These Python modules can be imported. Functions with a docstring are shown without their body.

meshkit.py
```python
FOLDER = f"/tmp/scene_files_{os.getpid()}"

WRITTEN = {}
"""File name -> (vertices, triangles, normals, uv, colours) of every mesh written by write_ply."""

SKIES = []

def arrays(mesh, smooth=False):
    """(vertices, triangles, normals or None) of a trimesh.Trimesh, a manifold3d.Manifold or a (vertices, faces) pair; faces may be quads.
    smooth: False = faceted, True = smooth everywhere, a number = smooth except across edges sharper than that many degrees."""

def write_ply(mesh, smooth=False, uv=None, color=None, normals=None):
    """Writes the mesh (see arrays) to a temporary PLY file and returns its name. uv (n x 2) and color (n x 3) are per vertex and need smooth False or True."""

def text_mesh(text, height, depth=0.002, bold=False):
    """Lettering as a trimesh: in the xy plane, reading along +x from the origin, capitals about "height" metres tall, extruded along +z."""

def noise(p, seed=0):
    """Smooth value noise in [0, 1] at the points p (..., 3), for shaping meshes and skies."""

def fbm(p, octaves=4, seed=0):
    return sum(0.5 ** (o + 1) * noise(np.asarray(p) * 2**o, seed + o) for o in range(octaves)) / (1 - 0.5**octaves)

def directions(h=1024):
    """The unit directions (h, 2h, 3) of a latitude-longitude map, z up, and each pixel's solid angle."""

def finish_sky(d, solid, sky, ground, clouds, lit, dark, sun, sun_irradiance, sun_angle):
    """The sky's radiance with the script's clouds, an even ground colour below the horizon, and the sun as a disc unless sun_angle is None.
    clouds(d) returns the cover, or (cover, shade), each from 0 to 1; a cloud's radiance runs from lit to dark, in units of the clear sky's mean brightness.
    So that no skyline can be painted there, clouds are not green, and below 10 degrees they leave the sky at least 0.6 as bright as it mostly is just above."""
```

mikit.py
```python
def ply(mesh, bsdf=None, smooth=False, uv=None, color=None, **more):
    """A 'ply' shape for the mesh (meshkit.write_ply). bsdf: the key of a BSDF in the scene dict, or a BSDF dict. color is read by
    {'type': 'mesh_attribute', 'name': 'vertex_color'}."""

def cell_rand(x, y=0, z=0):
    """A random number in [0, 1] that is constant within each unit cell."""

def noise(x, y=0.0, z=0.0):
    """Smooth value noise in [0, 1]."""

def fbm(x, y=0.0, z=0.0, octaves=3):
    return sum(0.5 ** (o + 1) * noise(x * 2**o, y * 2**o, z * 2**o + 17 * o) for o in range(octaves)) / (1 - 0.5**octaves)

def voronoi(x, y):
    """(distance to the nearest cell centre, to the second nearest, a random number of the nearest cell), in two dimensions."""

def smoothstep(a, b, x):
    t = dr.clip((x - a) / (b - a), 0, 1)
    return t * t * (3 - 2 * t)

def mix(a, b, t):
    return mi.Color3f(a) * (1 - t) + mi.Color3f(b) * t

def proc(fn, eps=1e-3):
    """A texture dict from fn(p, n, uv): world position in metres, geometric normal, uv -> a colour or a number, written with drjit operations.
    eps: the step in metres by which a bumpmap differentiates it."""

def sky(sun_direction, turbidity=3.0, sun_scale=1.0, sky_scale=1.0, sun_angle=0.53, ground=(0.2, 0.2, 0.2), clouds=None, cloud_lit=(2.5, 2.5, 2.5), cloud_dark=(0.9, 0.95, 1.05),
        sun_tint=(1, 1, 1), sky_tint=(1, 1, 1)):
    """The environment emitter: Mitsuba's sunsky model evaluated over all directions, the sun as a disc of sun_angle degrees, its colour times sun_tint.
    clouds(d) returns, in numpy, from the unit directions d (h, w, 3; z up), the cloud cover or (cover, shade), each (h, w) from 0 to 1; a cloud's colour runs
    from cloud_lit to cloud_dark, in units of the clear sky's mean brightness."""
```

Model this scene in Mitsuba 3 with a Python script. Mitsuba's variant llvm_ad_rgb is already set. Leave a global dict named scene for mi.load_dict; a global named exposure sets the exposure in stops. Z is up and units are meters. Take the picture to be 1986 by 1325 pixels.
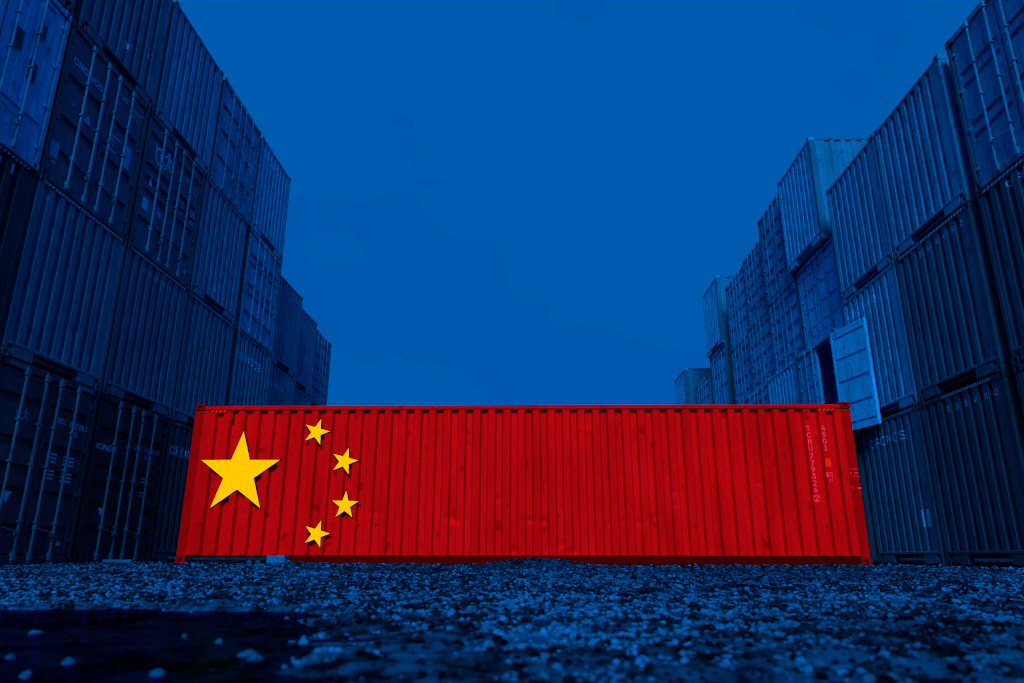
import math, random
import numpy as np, trimesh, shapely
import drjit as dr
import mitsuba as mi
import mikit, meshkit
from shapely.geometry import Polygon

rng = np.random.default_rng(11)
scene, labels = {}, {}

# ------------------------------------------------------------------ camera, sky, sun, exposure
YAW, PITCH, ROLL, F_PX, CAM_X, CAM_H = 0.026377, 0.295458, 0.00217, 1365.08, 0.2114, 0.1469
fwd = np.array([-math.sin(YAW) * math.cos(PITCH), math.cos(YAW) * math.cos(PITCH), math.sin(PITCH)])
rgt = np.array([math.cos(YAW), math.sin(YAW), 0.0])
upv = np.cross(rgt, fwd)
upv = -rgt * math.sin(ROLL) + upv * math.cos(ROLL)
eye = np.array([CAM_X, 0.0, CAM_H])
scene['camera'] = {
    'type': 'thinlens', 'fov': math.degrees(2 * math.atan(993 / F_PX)), 'fov_axis': 'x',
    'aperture_radius': 0.0032, 'focus_distance': 11.0, 'near_clip': 0.05, 'far_clip': 2000.0,
    'to_world': mi.ScalarTransform4f().look_at(origin=eye.tolist(), target=(eye + fwd).tolist(), up=upv.tolist()),
}
exposure = 1.3
SUN = (-0.04, -0.81, 0.58)


def cloud_cover(d):
    az = np.arctan2(d[..., 0], d[..., 1])
    el = np.arcsin(np.clip(d[..., 2], -1, 1))
    q = np.stack([az * 2.528 + 105.7518, el * 4.5483 + 80.1596, az * 0], -1)
    n = meshkit.fbm(q, 4, 5)
    fine = meshkit.fbm(q * 4.0, 4, 9) - 0.5
    s = np.clip((n + 0.30 * fine + 0.05 * (meshkit.fbm(q * 15.0, 3, 3) - 0.5) - 0.552) / 0.03 + 0.5, 0, 1)
    return np.ones_like(az), s


scene['sky'] = mikit.sky(SUN, turbidity=3, sun_scale=1.25, sun_angle=25, sun_tint=(1.0, 0.76, 2.0),
                         clouds=cloud_cover, cloud_lit=(0.0, 0.515, 2.13), cloud_dark=(0.0, 0.478, 2.085), ground=(0.001, 0.06, 0.25))


# ------------------------------------------------------------------ materials
def rgb(c):
    return {'type': 'rgb', 'value': list(c)}


def paint_fn(p, n, uv):
    t, s = uv.x, uv.y * 41.0
    streak = mikit.fbm((p.x + p.y) * 11 + s, p.z * 0.9, s)
    blot = mikit.fbm(p.x * 1.7 + s, p.y * 1.7, p.z * 1.3)
    grain = mikit.fbm(p.x * 24, p.y * 24 + s, p.z * 20)
    chips = mikit.smoothstep(0.60, 0.72, mikit.fbm(p.x * 16 + s, p.y * 16, p.z * 5, octaves=4))
    runs = mikit.smoothstep(0.58, 0.74, mikit.fbm((p.x + p.y) * 19 + s, p.z * 0.5, 3.0 + s))
    k = t * (0.50 + 0.46 * streak + 0.44 * blot + 0.18 * grain)
    k = k * (1 - 0.35 * chips) * (1 - 0.28 * runs)
    return mi.Color3f(0.0007, k * 0.60, k)


def clean_fn(p, n, uv):
    g = mikit.fbm(p.x * 30, p.y * 30, p.z * 26)
    k = dr.minimum(uv.x * 1.6, 0.95) * (0.78 + 0.4 * g)
    return mi.Color3f(0.0007, k * 0.60, k)


def red_fn(p, n, uv):
    s = uv.y * 31
    streak = mikit.fbm(p.x * 9 + s, p.z * 0.8, s)
    blot = mikit.fbm(p.x * 0.9, p.z * 1.1 + s, 3.0)
    grain = mikit.fbm(p.x * 28, p.y * 28, p.z * 24)
    mark = mikit.smoothstep(0.70, 0.78, mikit.fbm(p.x * 6 + s, p.y * 4, p.z * 3.0))
    grime = mikit.smoothstep(0.52, 0.74, mikit.fbm(p.x * 4.2 + s, p.z * 0.45, 9.0, octaves=4))
    k = uv.x * (0.62 + 0.42 * streak + 0.30 * blot + 0.16 * grain) * (1 - 0.4 * mark) * (1 - 0.16 * grime)
    return mi.Color3f(k, k * 0.006, k * 0.008)


def gravel_fn(p, n, uv):
    g = mikit.fbm(p.x * 90, p.y * 90, p.z * 90)
    k = uv.x * (0.55 + 0.8 * g)
    return mi.Color3f(0.0007, k * 0.50, k)


def ground_fn(p, n, uv):
    a = mikit.fbm(p.x * 26, p.y * 15, 1.0, octaves=4)
    b = mikit.fbm(p.x * 1.1, p.y * 1.1, 7.0)
    c = mikit.fbm(p.x * 7, p.y * 3.4, 4.0)
    k = 0.006 + 0.10 * mikit.smoothstep(0.40, 0.66, a * 0.6 + c * 0.25 + b * 0.15)
    return mi.Color3f(0.0007, k * 0.50, k)


def concrete_fn(p, n, uv):
    g = mikit.fbm(p.x * 40, p.y * 40, p.z * 40)
    k = uv.x * (0.6 + 0.6 * g)
    return mi.Color3f(0.0007, k * 0.50, k)


def two(d):
    return {'type': 'twosided', 'bsdf': d}


scene['steel_paint'] = two({'type': 'principled', 'base_color': mikit.proc(paint_fn), 'roughness': 0.55, 'specular': 0.10, 'spec_tint': 1.0})
scene['flat_print'] = two({'type': 'diffuse', 'reflectance': mikit.proc(clean_fn)})
scene['red_paint'] = two({'type': 'principled', 'base_color': mikit.proc(red_fn), 'roughness': 0.5, 'specular': 0.07, 'spec_tint': 1.0})
scene['yellow_board'] = two({'type': 'diffuse', 'reflectance': rgb((0.93, 0.80, 0.0))})
scene['dark_edge'] = two({'type': 'diffuse', 'reflectance': rgb((0.03, 0.004, 0.002))})
scene['pink_print'] = two({'type': 'diffuse', 'reflectance': rgb((0.72, 0.035, 0.07))})
scene['orange_print'] = two({'type': 'diffuse', 'reflectance': rgb((0.58, 0.025, 0.0))})
scene['stone'] = two({'type': 'diffuse', 'reflectance': mikit.proc(gravel_fn)})
scene['soil'] = two({'type': 'diffuse', 'reflectance': mikit.proc(ground_fn)})
scene['concrete'] = two({'type': 'diffuse', 'reflectance': mikit.proc(concrete_fn)})
scene['mud'] = two({'type': 'diffuse', 'reflectance': rgb((0.0005, 0.006, 0.026))})
scene['puddle_water'] = {'type': 'dielectric', 'int_ior': 1.33, 'ext_ior': 1.0, 'specular_reflectance': rgb((0.0001, 0.004, 0.24)), 'specular_transmittance': rgb((0.1, 0.6, 0.7))}


# ------------------------------------------------------------------ mesh helpers
def taken(key):
    return key in scene or key in labels


def numbered(key):
    if not taken(key):
        return key
    k = 1
    while taken(f'{key}_{k:03d}'):
        k += 1
    return f'{key}_{k:03d}'


class M:
    """triangles collected in a frame's own coordinates (u along the face, v up, w out of it)"""

    def __init__(self):
        self.v, self.f, self.n = [], [], 0

    def add(self, v, f):
        v = np.asarray(v, float)
        self.v.append(v)
        self.f.append(np.asarray(f, int) + self.n)
        self.n += len(v)
        return self

    def box(self, u0, u1, v0, v1, w0, w1, c=0.0):
        lo, hi = np.array([u0, v0, w0]), np.array([u1, v1, w1])
        if c <= 0:
            v = np.array([[(lo, hi)[a][0], (lo, hi)[b][1], (lo, hi)[d][2]] for a in (0, 1) for b in (0, 1) for d in (0, 1)])
            f = [[0, 1, 3], [0, 3, 2], [4, 6, 7], [4, 7, 5], [0, 4, 5], [0, 5, 1], [2, 3, 7], [2, 7, 6], [0, 2, 6], [0, 6, 4], [1, 5, 7], [1, 7, 3]]
            return self.add(v, f)
        c = min(c, *(0.45 * (hi - lo)))
        mid, half = (lo + hi) / 2, (hi - lo) / 2
        return self.add(mid + CH_S * half - CH_S * CH_O * c, CH_F)

    def tube(self, a, b, r, k=8):
        a, b = np.asarray(a, float), np.asarray(b, float)
        t = (b - a) / np.linalg.norm(b - a)
        x = np.cross(t, [0.3, 0.2, 0.9]); x /= np.linalg.norm(x)
        y = np.cross(t, x)
        ang = np.arange(k) * 2 * np.pi / k
        ring = r * (np.cos(ang)[:, None] * x + np.sin(ang)[:, None] * y)
        v = np.vstack([a + ring, b + ring, [a, b]])
        f = []
        for i in range(k):
            j = (i + 1) % k
            f += [[i, j, k + j], [i, k + j, k + i], [2 * k, j, i], [2 * k + 1, k + i, k + j]]
        return self.add(v, f)

    def grid(self, P):
        h, w = P.shape[:2]
        i = np.arange(h * w).reshape(h, w)
        a, b, c, d = i[:-1, :-1].ravel(), i[:-1, 1:].ravel(), i[1:, 1:].ravel(), i[1:, :-1].ravel()
        return self.add(P.reshape(-1, 3), np.vstack([np.c_[a, b, c], np.c_[a, c, d]]))


def _chamfer():
    s = np.array([[a, b, c] for a in (-1, 1) for b in (-1, 1) for c in (-1, 1)], float)
    S = np.repeat(s, 3, axis=0)
    O = np.ones((24, 3))
    for k in range(24):
        O[k, k % 3] = 0
    hull = trimesh.convex.convex_hull(S - 0.2 * S * O)
    P = S - 0.2 * S * O
    idx = [int(np.argmin(np.linalg.norm(P - q, axis=1))) for q in hull.vertices]
    return S, O, np.array(idx)[hull.faces]


CH_S, CH_O, CH_F = _chamfer()


class Frame:
    def __init__(self, origin, eu, ev, ew):
        self.o, self.m = np.asarray(origin, float), np.array([eu, ev, ew], float)

    def __call__(self, v):
        return self.o + v @ self.m


def part(fr, key, m, bsdf='steel_paint', tone=0.4, seed=0.0, smooth=False, **lab):
    key = numbered(key)
    v, f = np.vstack(m.v), np.vstack(m.f)
    v = fr(v) if fr is not None else v
    if smooth is not True and smooth:
        v, f, _ = meshkit.arrays((v, f), smooth)
        smooth = True
    uv = np.tile([[tone, seed]], (len(v), 1))
    scene[key] = mikit.ply((v, f), bsdf, smooth=smooth, uv=uv)
    if lab:
        labels[key] = lab
    return key


# ------------------------------------------------------------------ lettering and flat marks laid over a face
_TEXT = {}


def text_tris(text, h):
    if (text, h) not in _TEXT:
        t = meshkit.text_mesh(text, h, 0.002, bold=True)
        v, f = np.asarray(t.vertices), np.asarray(t.faces)
        top = f[(v[f][:, :, 2] > 0.001).all(1)]
        _TEXT[text, h] = v[top][:, :, :2]
    return _TEXT[text, h]


def poly_tris(pts):
    v, f = trimesh.creation.triangulate_polygon(Polygon(pts), engine='earcut')
    return np.asarray(v)[np.asarray(f)][:, :, :2]


def clip(poly, x, keep_less):
    out = []
    for i in range(len(poly)):
        a, b = poly[i], poly[(i + 1) % len(poly)]
        ina, inb = (a[0] <= x) == keep_less, (b[0] <= x) == keep_less
        if ina:
            out.append(a)
        if ina != inb:
            t = (x - a[0]) / (b[0] - a[0])
            out.append(a + t * (b - a))
    return out


def drape(tris, breaks, wfun, off=0.004):
    """flat triangles in (u, v) cut at the profile's bends and laid on it"""
    m = M()
    for t in tris:
        lo, hi = t[:, 0].min(), t[:, 0].max()
        cuts = [b for b in breaks if lo < b < hi]
        rest, pieces = [np.array(p) for p in t], []
        for c in cuts:
            pieces.append(clip(rest, c, True))
            rest = clip(rest, c, False)
        pieces.append(rest)
        for q in pieces:
            if len(q) < 3:
                continue
            q = np.array(q)
            mu = q[:, 0].mean()
            ws = np.array([wfun(x + (mu - x) * 1e-4) for x in q[:, 0]]) + off
            m.add(np.c_[q, ws], [[0, i, i + 1] for i in range(1, len(q) - 1)])
    return m


def place_text(text, u, v, h, width=None, slope=0.0):
    t = text_tris(text, h).copy()
    if width:
        t[..., 0] *= width / max(1e-6, t[..., 0].max())
    t[..., 1] += slope * t[..., 0]
    return t + np.array([u, v])


def rect(u, v, w, h):
    return poly_tris([(u, v), (u + w, v), (u + w, v + h), (u, v + h)])


def stripes(u0, u1, v0, v1, n, lean):
    step = (u1 - u0) / n
    return np.concatenate([poly_tris([(u0 + i * step, v0), (u0 + i * step + step * 0.52, v0), (u0 + i * step + step * 0.52 + lean, v1), (u0 + i * step + lean, v1)]) for i in range(n)])


# ------------------------------------------------------------------ a corrugated profile as (breaks, function)
def profile(u0, u1, first, pitch, outer, slope, depth, w_out):
    bu, bw = [u0], [w_out]
    k = 0
    while True:
        c = first + k * pitch              # centre of an inner trough
        a = [c - (pitch - outer) / 2, c - (pitch - outer) / 2 + slope, c + (pitch - outer) / 2 - slope, c + (pitch - outer) / 2]
        if a[3] > u1:
            break
        if a[0] > u0:
            bu += a
            bw += [w_out, w_out - depth, w_out - depth, w_out]
        k += 1
    bu.append(u1); bw.append(w_out)
    bu, bw = np.array(bu), np.array(bw)
    return bu, lambda x: float(np.interp(x, bu, bw))


W20, HC, STD = 2.438, 2.896, 2.591


def logo_tris(u, v, s):
    """a coiled serpent tail beside a striding figure"""
    out = []
    ang = np.linspace(0.4, 6.0, 22)
    r0, r1 = np.linspace(0.30, 0.44, 22), np.linspace(0.40, 0.56, 22)
    ring = [(0.5 + a * math.cos(t), 0.55 + a * math.sin(t)) for a, t in zip(r1, ang)] + [(0.5 + a * math.cos(t), 0.55 + a * math.sin(t)) for a, t in zip(r0[::-1], ang[::-1])]
    out.append(poly_tris(ring))
    out.append(poly_tris([(0.40, 0.42), (0.62, 0.44), (0.66, 0.62), (0.52, 0.74), (0.40, 0.62), (0.55, 0.58)]))
    out.append(poly_tris([(1.18, 1.22), (1.30, 1.30), (1.42, 1.22), (1.40, 1.06), (1.52, 0.98), (1.76, 0.80), (1.70, 0.72), (1.46, 0.84), (1.40, 0.62), (1.62, 0.40), (1.78, 0.10), (1.66, 0.08), (1.50, 0.34),
                          (1.30, 0.48), (1.14, 0.18), (0.98, 0.06), (0.92, 0.14), (1.06, 0.26), (1.20, 0.62), (1.22, 0.92), (1.02, 0.80), (0.96, 0.88), (1.20, 1.08)]))
    out.append(poly_tris([(-0.12, 0.95), (0.05, 0.98), (0.18, 0.78), (0.02, 0.60), (0.04, 0.76)]))
    return np.concatenate(out) * s + np.array([u, v])


# ------------------------------------------------------------------ containers
def shell(fr, key, H, length, tone, seed, side=None):
    st = tone * 0.36                       # long sides: colour darkened to offset the sun falling on them
    """roof, floor, back and the two long sides; 'side' = which side is corrugated in full (0: u = 0, 1: u = W, None)"""
    m = M()
    d = -0.11
    m.box(0.03, W20 - 0.03, H - 0.05, H - 0.02, -length, d)
    m.box(0.03, W20 - 0.03, 0.12, 0.16, -length, d)
    m.box(0.03, W20 - 0.03, 0.16, H - 0.05, -length, -length + 0.04)
    if side != 0:
        m.box(0.03, 0.06, 0.16, H - 0.05, -length + 0.04, d)
    if side != 1:
        m.box(W20 - 0.06, W20 - 0.03, 0.16, H - 0.05, -length + 0.04, d)
    part(fr, key + '__body', m, tone=tone, seed=seed)
    if side is not None:
        bu, wf = profile(-length + 0.02, -0.16, -length + 0.3, 0.278, 0.10, 0.05, 0.036, 0.0)
        rows = np.linspace(0.15, H - 0.1, 2)
        u = 0.012 if side == 0 else W20 - 0.012
        sg = 1 if side == 0 else -1
        P = np.array([[[u - sg * wf(x), z, x] for x in bu] for z in rows])
        part(fr, key + '__side_wall', M().grid(P), tone=st, seed=seed, label='long side wall with its colour darkened to offset the sun')
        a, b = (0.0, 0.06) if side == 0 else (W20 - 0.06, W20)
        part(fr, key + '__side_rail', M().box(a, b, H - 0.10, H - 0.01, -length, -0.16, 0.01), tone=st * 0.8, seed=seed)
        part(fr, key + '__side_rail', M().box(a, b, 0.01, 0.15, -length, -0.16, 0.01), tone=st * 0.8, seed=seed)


def castings(fr, key, H, tone, seed):
    for u0 in (0.0, W20 - 0.162):
        for v0 in (-0.003, H - 0.115):
            m = M()
            # a hollow casting: four bars round an oval slot
            m.box(u0, u0 + 0.05, v0, v0 + 0.118, -0.17, 0.004, 0.008)
            m.box(u0 + 0.112, u0 + 0.162, v0, v0 + 0.118, -0.17, 0.004, 0.008)
            m.box(u0 + 0.046, u0 + 0.116, v0, v0 + 0.028, -0.168, 0.002, 0.006)
            m.box(u0 + 0.046, u0 + 0.116, v0 + 0.09, v0 + 0.118, -0.168, 0.002, 0.006)
            m.box(u0 + 0.046, u0 + 0.116, v0 + 0.02, v0 + 0.1, -0.168, -0.06)
            part(fr, key + '__corner_casting', m, tone=tone, seed=seed)


def warp_rows(n, H):
    return np.linspace(0.23, H - 0.10, n)


def corrugated(key, fr, H, tone, seed, length=6.06, side=None, tunnel=True, dents=3, lite=False):
    """a container seen on its blind, corrugated end"""
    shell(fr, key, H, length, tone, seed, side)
    bu, wf = profile(0.10, W20 - 0.10, 0.22, 0.26, 0.128, 0.024, 0.064, -0.012)
    r = np.random.default_rng(int(seed * 1000) + 3)
    rows = warp_rows(3 if lite else 14, H)
    spots = [(r.uniform(0.3, 2.1), r.uniform(0.4, H - 0.5), r.uniform(0.05, 0.10), r.uniform(0.008, 0.02)) for _ in range(0 if lite else dents)]
    us = bu if lite else np.unique(np.concatenate([bu, (bu[1:] + bu[:-1]) / 2]))
    P = np.zeros((len(rows), len(us), 3))
    for i, z in enumerate(rows):
        for j, x in enumerate(us):
            w = wf(x)
            for (du, dv, rr, dd) in spots:
                w -= dd * math.exp(-((x - du) ** 2 + (z - dv) ** 2) / rr ** 2)
            P[i, j] = (x + 0.004 * math.sin(z * 2.1 + j * 0.9 + seed * 9), z, w)
    part(fr, key + '__end_wall', M().grid(P), tone=tone, seed=seed)
    for s, u0 in ((0, 0.0), (1, W20 - 0.10)):
        m = M().box(u0 + 0.002, u0 + 0.098, 0.115, H - 0.115, -0.16, -0.002, 0.012)
        part(fr, key + '__corner_post', m, tone=tone * (0.25 if side == s else 0.75), seed=seed)  # post beside the exposed side: tone darkened to offset sunlight
    castings(fr, key, H, tone * 0.55, seed)
    part(fr, key + '__top_rail', M().box(0.162, W20 - 0.162, H - 0.10, H - 0.03, -0.10, -0.004, 0.01), tone=tone * 0.8, seed=seed)
    m = M().box(0.10, W20 - 0.10, 0.19, 0.24, -0.12, 0.0, 0.008)
    part(fr, key + '__bottom_sill', m, tone=tone * 0.95, seed=seed)
    for a, b in ((0.20, 0.66), (W20 - 0.66, W20 - 0.20)):
        part(fr, key + '__sill_plate', M().box(a, b, 0.02, 0.187, -0.12, -0.006, 0.008), tone=tone * 0.9, seed=seed)
    return bu, wf


def bar_set(fr, key, H, us, tone, seed, w0, v0, v1, handles, lite):
    for i, u in enumerate(us):
        b = part(fr, key + '__locking_bar', M().tube((u, v0, w0 + 0.035), (u, v1, w0 + 0.035), 0.019, 6 if lite else 10), tone=tone, seed=seed, smooth=40)
        for vv in (v0 + 0.05, v1 - 0.06):
            m = M().box(u - 0.042, u + 0.042, vv - 0.055, vv + 0.055, w0, w0 + 0.062, 0.01)
            m.box(u - 0.022, u + 0.022, vv - 0.09, vv + 0.09, w0, w0 + 0.04, 0.008)
            part(fr, key + '__bar_keeper', m, tone=tone * 0.85, seed=seed)
        for t in () if lite else (0.2, 0.5, 0.72):
            vv = v0 + (v1 - v0) * t
            part(fr, key + '__bar_bracket', M().box(u - 0.036, u + 0.036, vv - 0.018, vv + 0.018, w0, w0 + 0.06, 0.006), tone=tone * 0.85, seed=seed)
    if lite:
        return
    for i, (a, b) in enumerate(handles):
        vv = v0 + (0.46 if i == 0 else 0.40) + 0.03 * math.sin(seed * 17 + i)
        m = M().tube((a, vv + 0.05, w0 + 0.05), (b, vv - 0.03, w0 + 0.055), 0.012, 6)
        m.box(a - 0.03, a + 0.03, vv + 0.02, vv + 0.09, w0 + 0.01, w0 + 0.07, 0.006)
        m.box(b - 0.04, b + 0.02, vv - 0.08, vv + 0.0, w0, w0 + 0.06, 0.008)
        part(fr, key + '__handle', m, tone=tone * 0.9, seed=seed)


def door_leaf(fr, key, u0, u1, v0, v1, bands, style, tone, seed, w0=-0.03, lite=False):
    """a leaf: a sheet bent into the given horizontal troughs, inside a plain border; its back is a second sheet"""
    bd = 0.07
    prof = [(v0 + bd, 0.0)]
    for c in sorted(bands):
        if style == 'trough':
            prof += [(v0 + c - 0.085, 0.0), (v0 + c - 0.058, -0.058), (v0 + c + 0.058, -0.058), (v0 + c + 0.085, 0.0)]
        elif style == 'pair':
            for d in (-0.115, 0.115):
                prof += [(v0 + c + d - 0.05, 0.0), (v0 + c + d - 0.035, -0.05), (v0 + c + d + 0.035, -0.05), (v0 + c + d + 0.05, 0.0)]
        else:
            prof += [(v0 + c - 0.03, 0.0), (v0 + c - 0.02, -0.03), (v0 + c + 0.02, -0.03), (v0 + c + 0.03, 0.0)]
    prof.append((v1 - bd, 0.0))
    m = M()
    a, b = u0 + bd, u1 - bd
    P = np.array([[[x, z, w0 + w * (0 if x in (a, b) else 1)] for x in (a, a + 0.03, b - 0.03, b)] for z, w in prof])
    if style == 'upright':
        xs = np.array([a, a + .10, a + .13, a + .33, a + .36, (a + b) / 2 - .06, (a + b) / 2 - .03, (a + b) / 2 + .03, (a + b) / 2 + .06, b - .36, b - .33, b - .13, b - .10, b])
        wsx = np.array([0, 0, -1, -1, 0, 0, -1, -1, 0, 0, -1, -1, 0, 0]) * 0.035
        lim = v0 + bands[0]
        P = np.array([[[x, z, w0 + (w if z > lim + 0.05 else 0)] for x, w in zip(xs, wsx)] for z in (v0 + bd, lim, lim + 0.04, lim + 0.06, v1 - bd)])
        m.box(a, b, lim - 0.02, lim + 0.03, w0, w0 + 0.03, 0.006)
    m.grid(P)
    m.box(u0, u0 + bd, v0, v1, w0 - 0.05, w0 + 0.003, 0.006)
    m.box(u1 - bd, u1, v0, v1, w0 - 0.05, w0 + 0.003, 0.006)
    m.box(u0 + bd, u1 - bd, v0, v0 + bd, w0 - 0.05, w0 + 0.001, 0.006)
    m.box(u0 + bd, u1 - bd, v1 - bd, v1, w0 - 0.05, w0 + 0.001, 0.006)
    m.box(u0 + 0.02, u1 - 0.02, v0 + 0.02, v1 - 0.02, w0 - 0.078, w0 - 0.068)
    return part(fr, key, m, tone=tone, seed=seed)


def door_end(key, fr, H, tone, seed, bands=(2.0, 1.1, 0.5), style='trough', bar_tone=None, length=6.06, side=None, lite=False, open_leaf=False, frame_tone=None):
    """a container seen on its door end"""
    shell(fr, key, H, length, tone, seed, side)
    ft = (frame_tone or 0.55) * tone
    bt = bar_tone or min(0.62, tone * 1.5)
    for u0 in (0.0, W20 - 0.09):
        part(fr, key + '__corner_post', M().box(u0 + 0.002, u0 + 0.088, 0.115, H - 0.115, -0.16, -0.002, 0.012), tone=ft, seed=seed)
    castings(fr, key, H, ft, seed)
    part(fr, key + '__header', M().box(0.162, W20 - 0.162, H - 0.115, H - 0.005, -0.14, -0.004, 0.012), tone=tone * 0.8, seed=seed)
    part(fr, key + '__bottom_sill', M().box(0.162, W20 - 0.162, 0.0, 0.135, -0.16, -0.004, 0.012), tone=tone * 0.8, seed=seed)
    v0, v1 = 0.15, H - 0.13
    mid = W20 / 2
    wl = -0.035
    leaves = [(0.105, mid - 0.012), (mid + 0.012, W20 - 0.105)]
    if open_leaf:
        leaves = leaves[:1]
    for i, (a, b) in enumerate(leaves):
        d = numbered(key + '__door')
        door_leaf(fr, d, a, b, v0, v1, bands, style, tone, seed + 0.013 * i, wl, lite)
        us = (0.60, 1.05) if i == 0 else (1.40, 1.86)
        bar_set(fr, d, H, us, bt, seed, wl + 0.004, v0 - 0.09, v1 + 0.07, [us if i == 0 else us[::1]], lite)
        hx = a if i == 0 else b
        if not lite:
            for t in (0.08, 0.36, 0.64, 0.92):
                vv = v0 + (v1 - v0) * t
                part(fr, d + '__hinge', M().box(hx - 0.055, hx + 0.055, vv - 0.03, vv + 0.03, wl, wl + 0.03, 0.006), tone=tone * 0.95, seed=seed)
    if not open_leaf:
        part(fr, key + '__door_gasket', M().box(mid - 0.011, mid + 0.011, v0, v1, wl - 0.045, wl - 0.012), tone=0.02, seed=seed)
    flat = (np.array([0.0, W20]), lambda x: wl + 0.004)
    return flat


CAM = CAM_X


def left_frame(k, y0, z0):
    W = {0: 7.55, 5: 7.86, 6: 8.16, 7: 8.37}.get(k, 7.55)
    return Frame((CAM - W, y0, z0), (0, 1, 0), (0, 0, 1), (1, 0, 0))


def right_frame(W, y0, z0):
    return Frame((CAM + W, y0 + W20, z0), (0, -1, 0), (0, 0, 1), (-1, 0, 0))


GL, GR, CAT = 'containers stacked along the left side', 'containers stacked along the right side', 'shipping container'


def new(label, group):
    key = numbered('shipping_container')
    labels[key] = {'label': label, 'category': CAT, 'group': group}
    return key


def mark(fr, key, name, tris, surf, tone, off=0.004, bsdf='flat_print'):
    bu, wf = surf
    if isinstance(tris, list):
        for t in tris:
            mark(fr, key, name, t, surf, tone, off, bsdf)
        return
    part(fr, key + '__' + name, drape(tris, bu, wf, off), bsdf=bsdf, tone=tone)


# the red container across the yard is built first: it takes the plain key
RED_D = 12.9
red = numbered('shipping_container')
labels[red] = {'label': 'long red container standing across the yard with five yellow stars on its side', 'category': CAT}
RF = Frame((-6.096, RED_D, 0.0), (1, 0, 0), (0, 0, 1), (0, -1, 0))
LEN, RH = 12.192, 2.86


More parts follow.
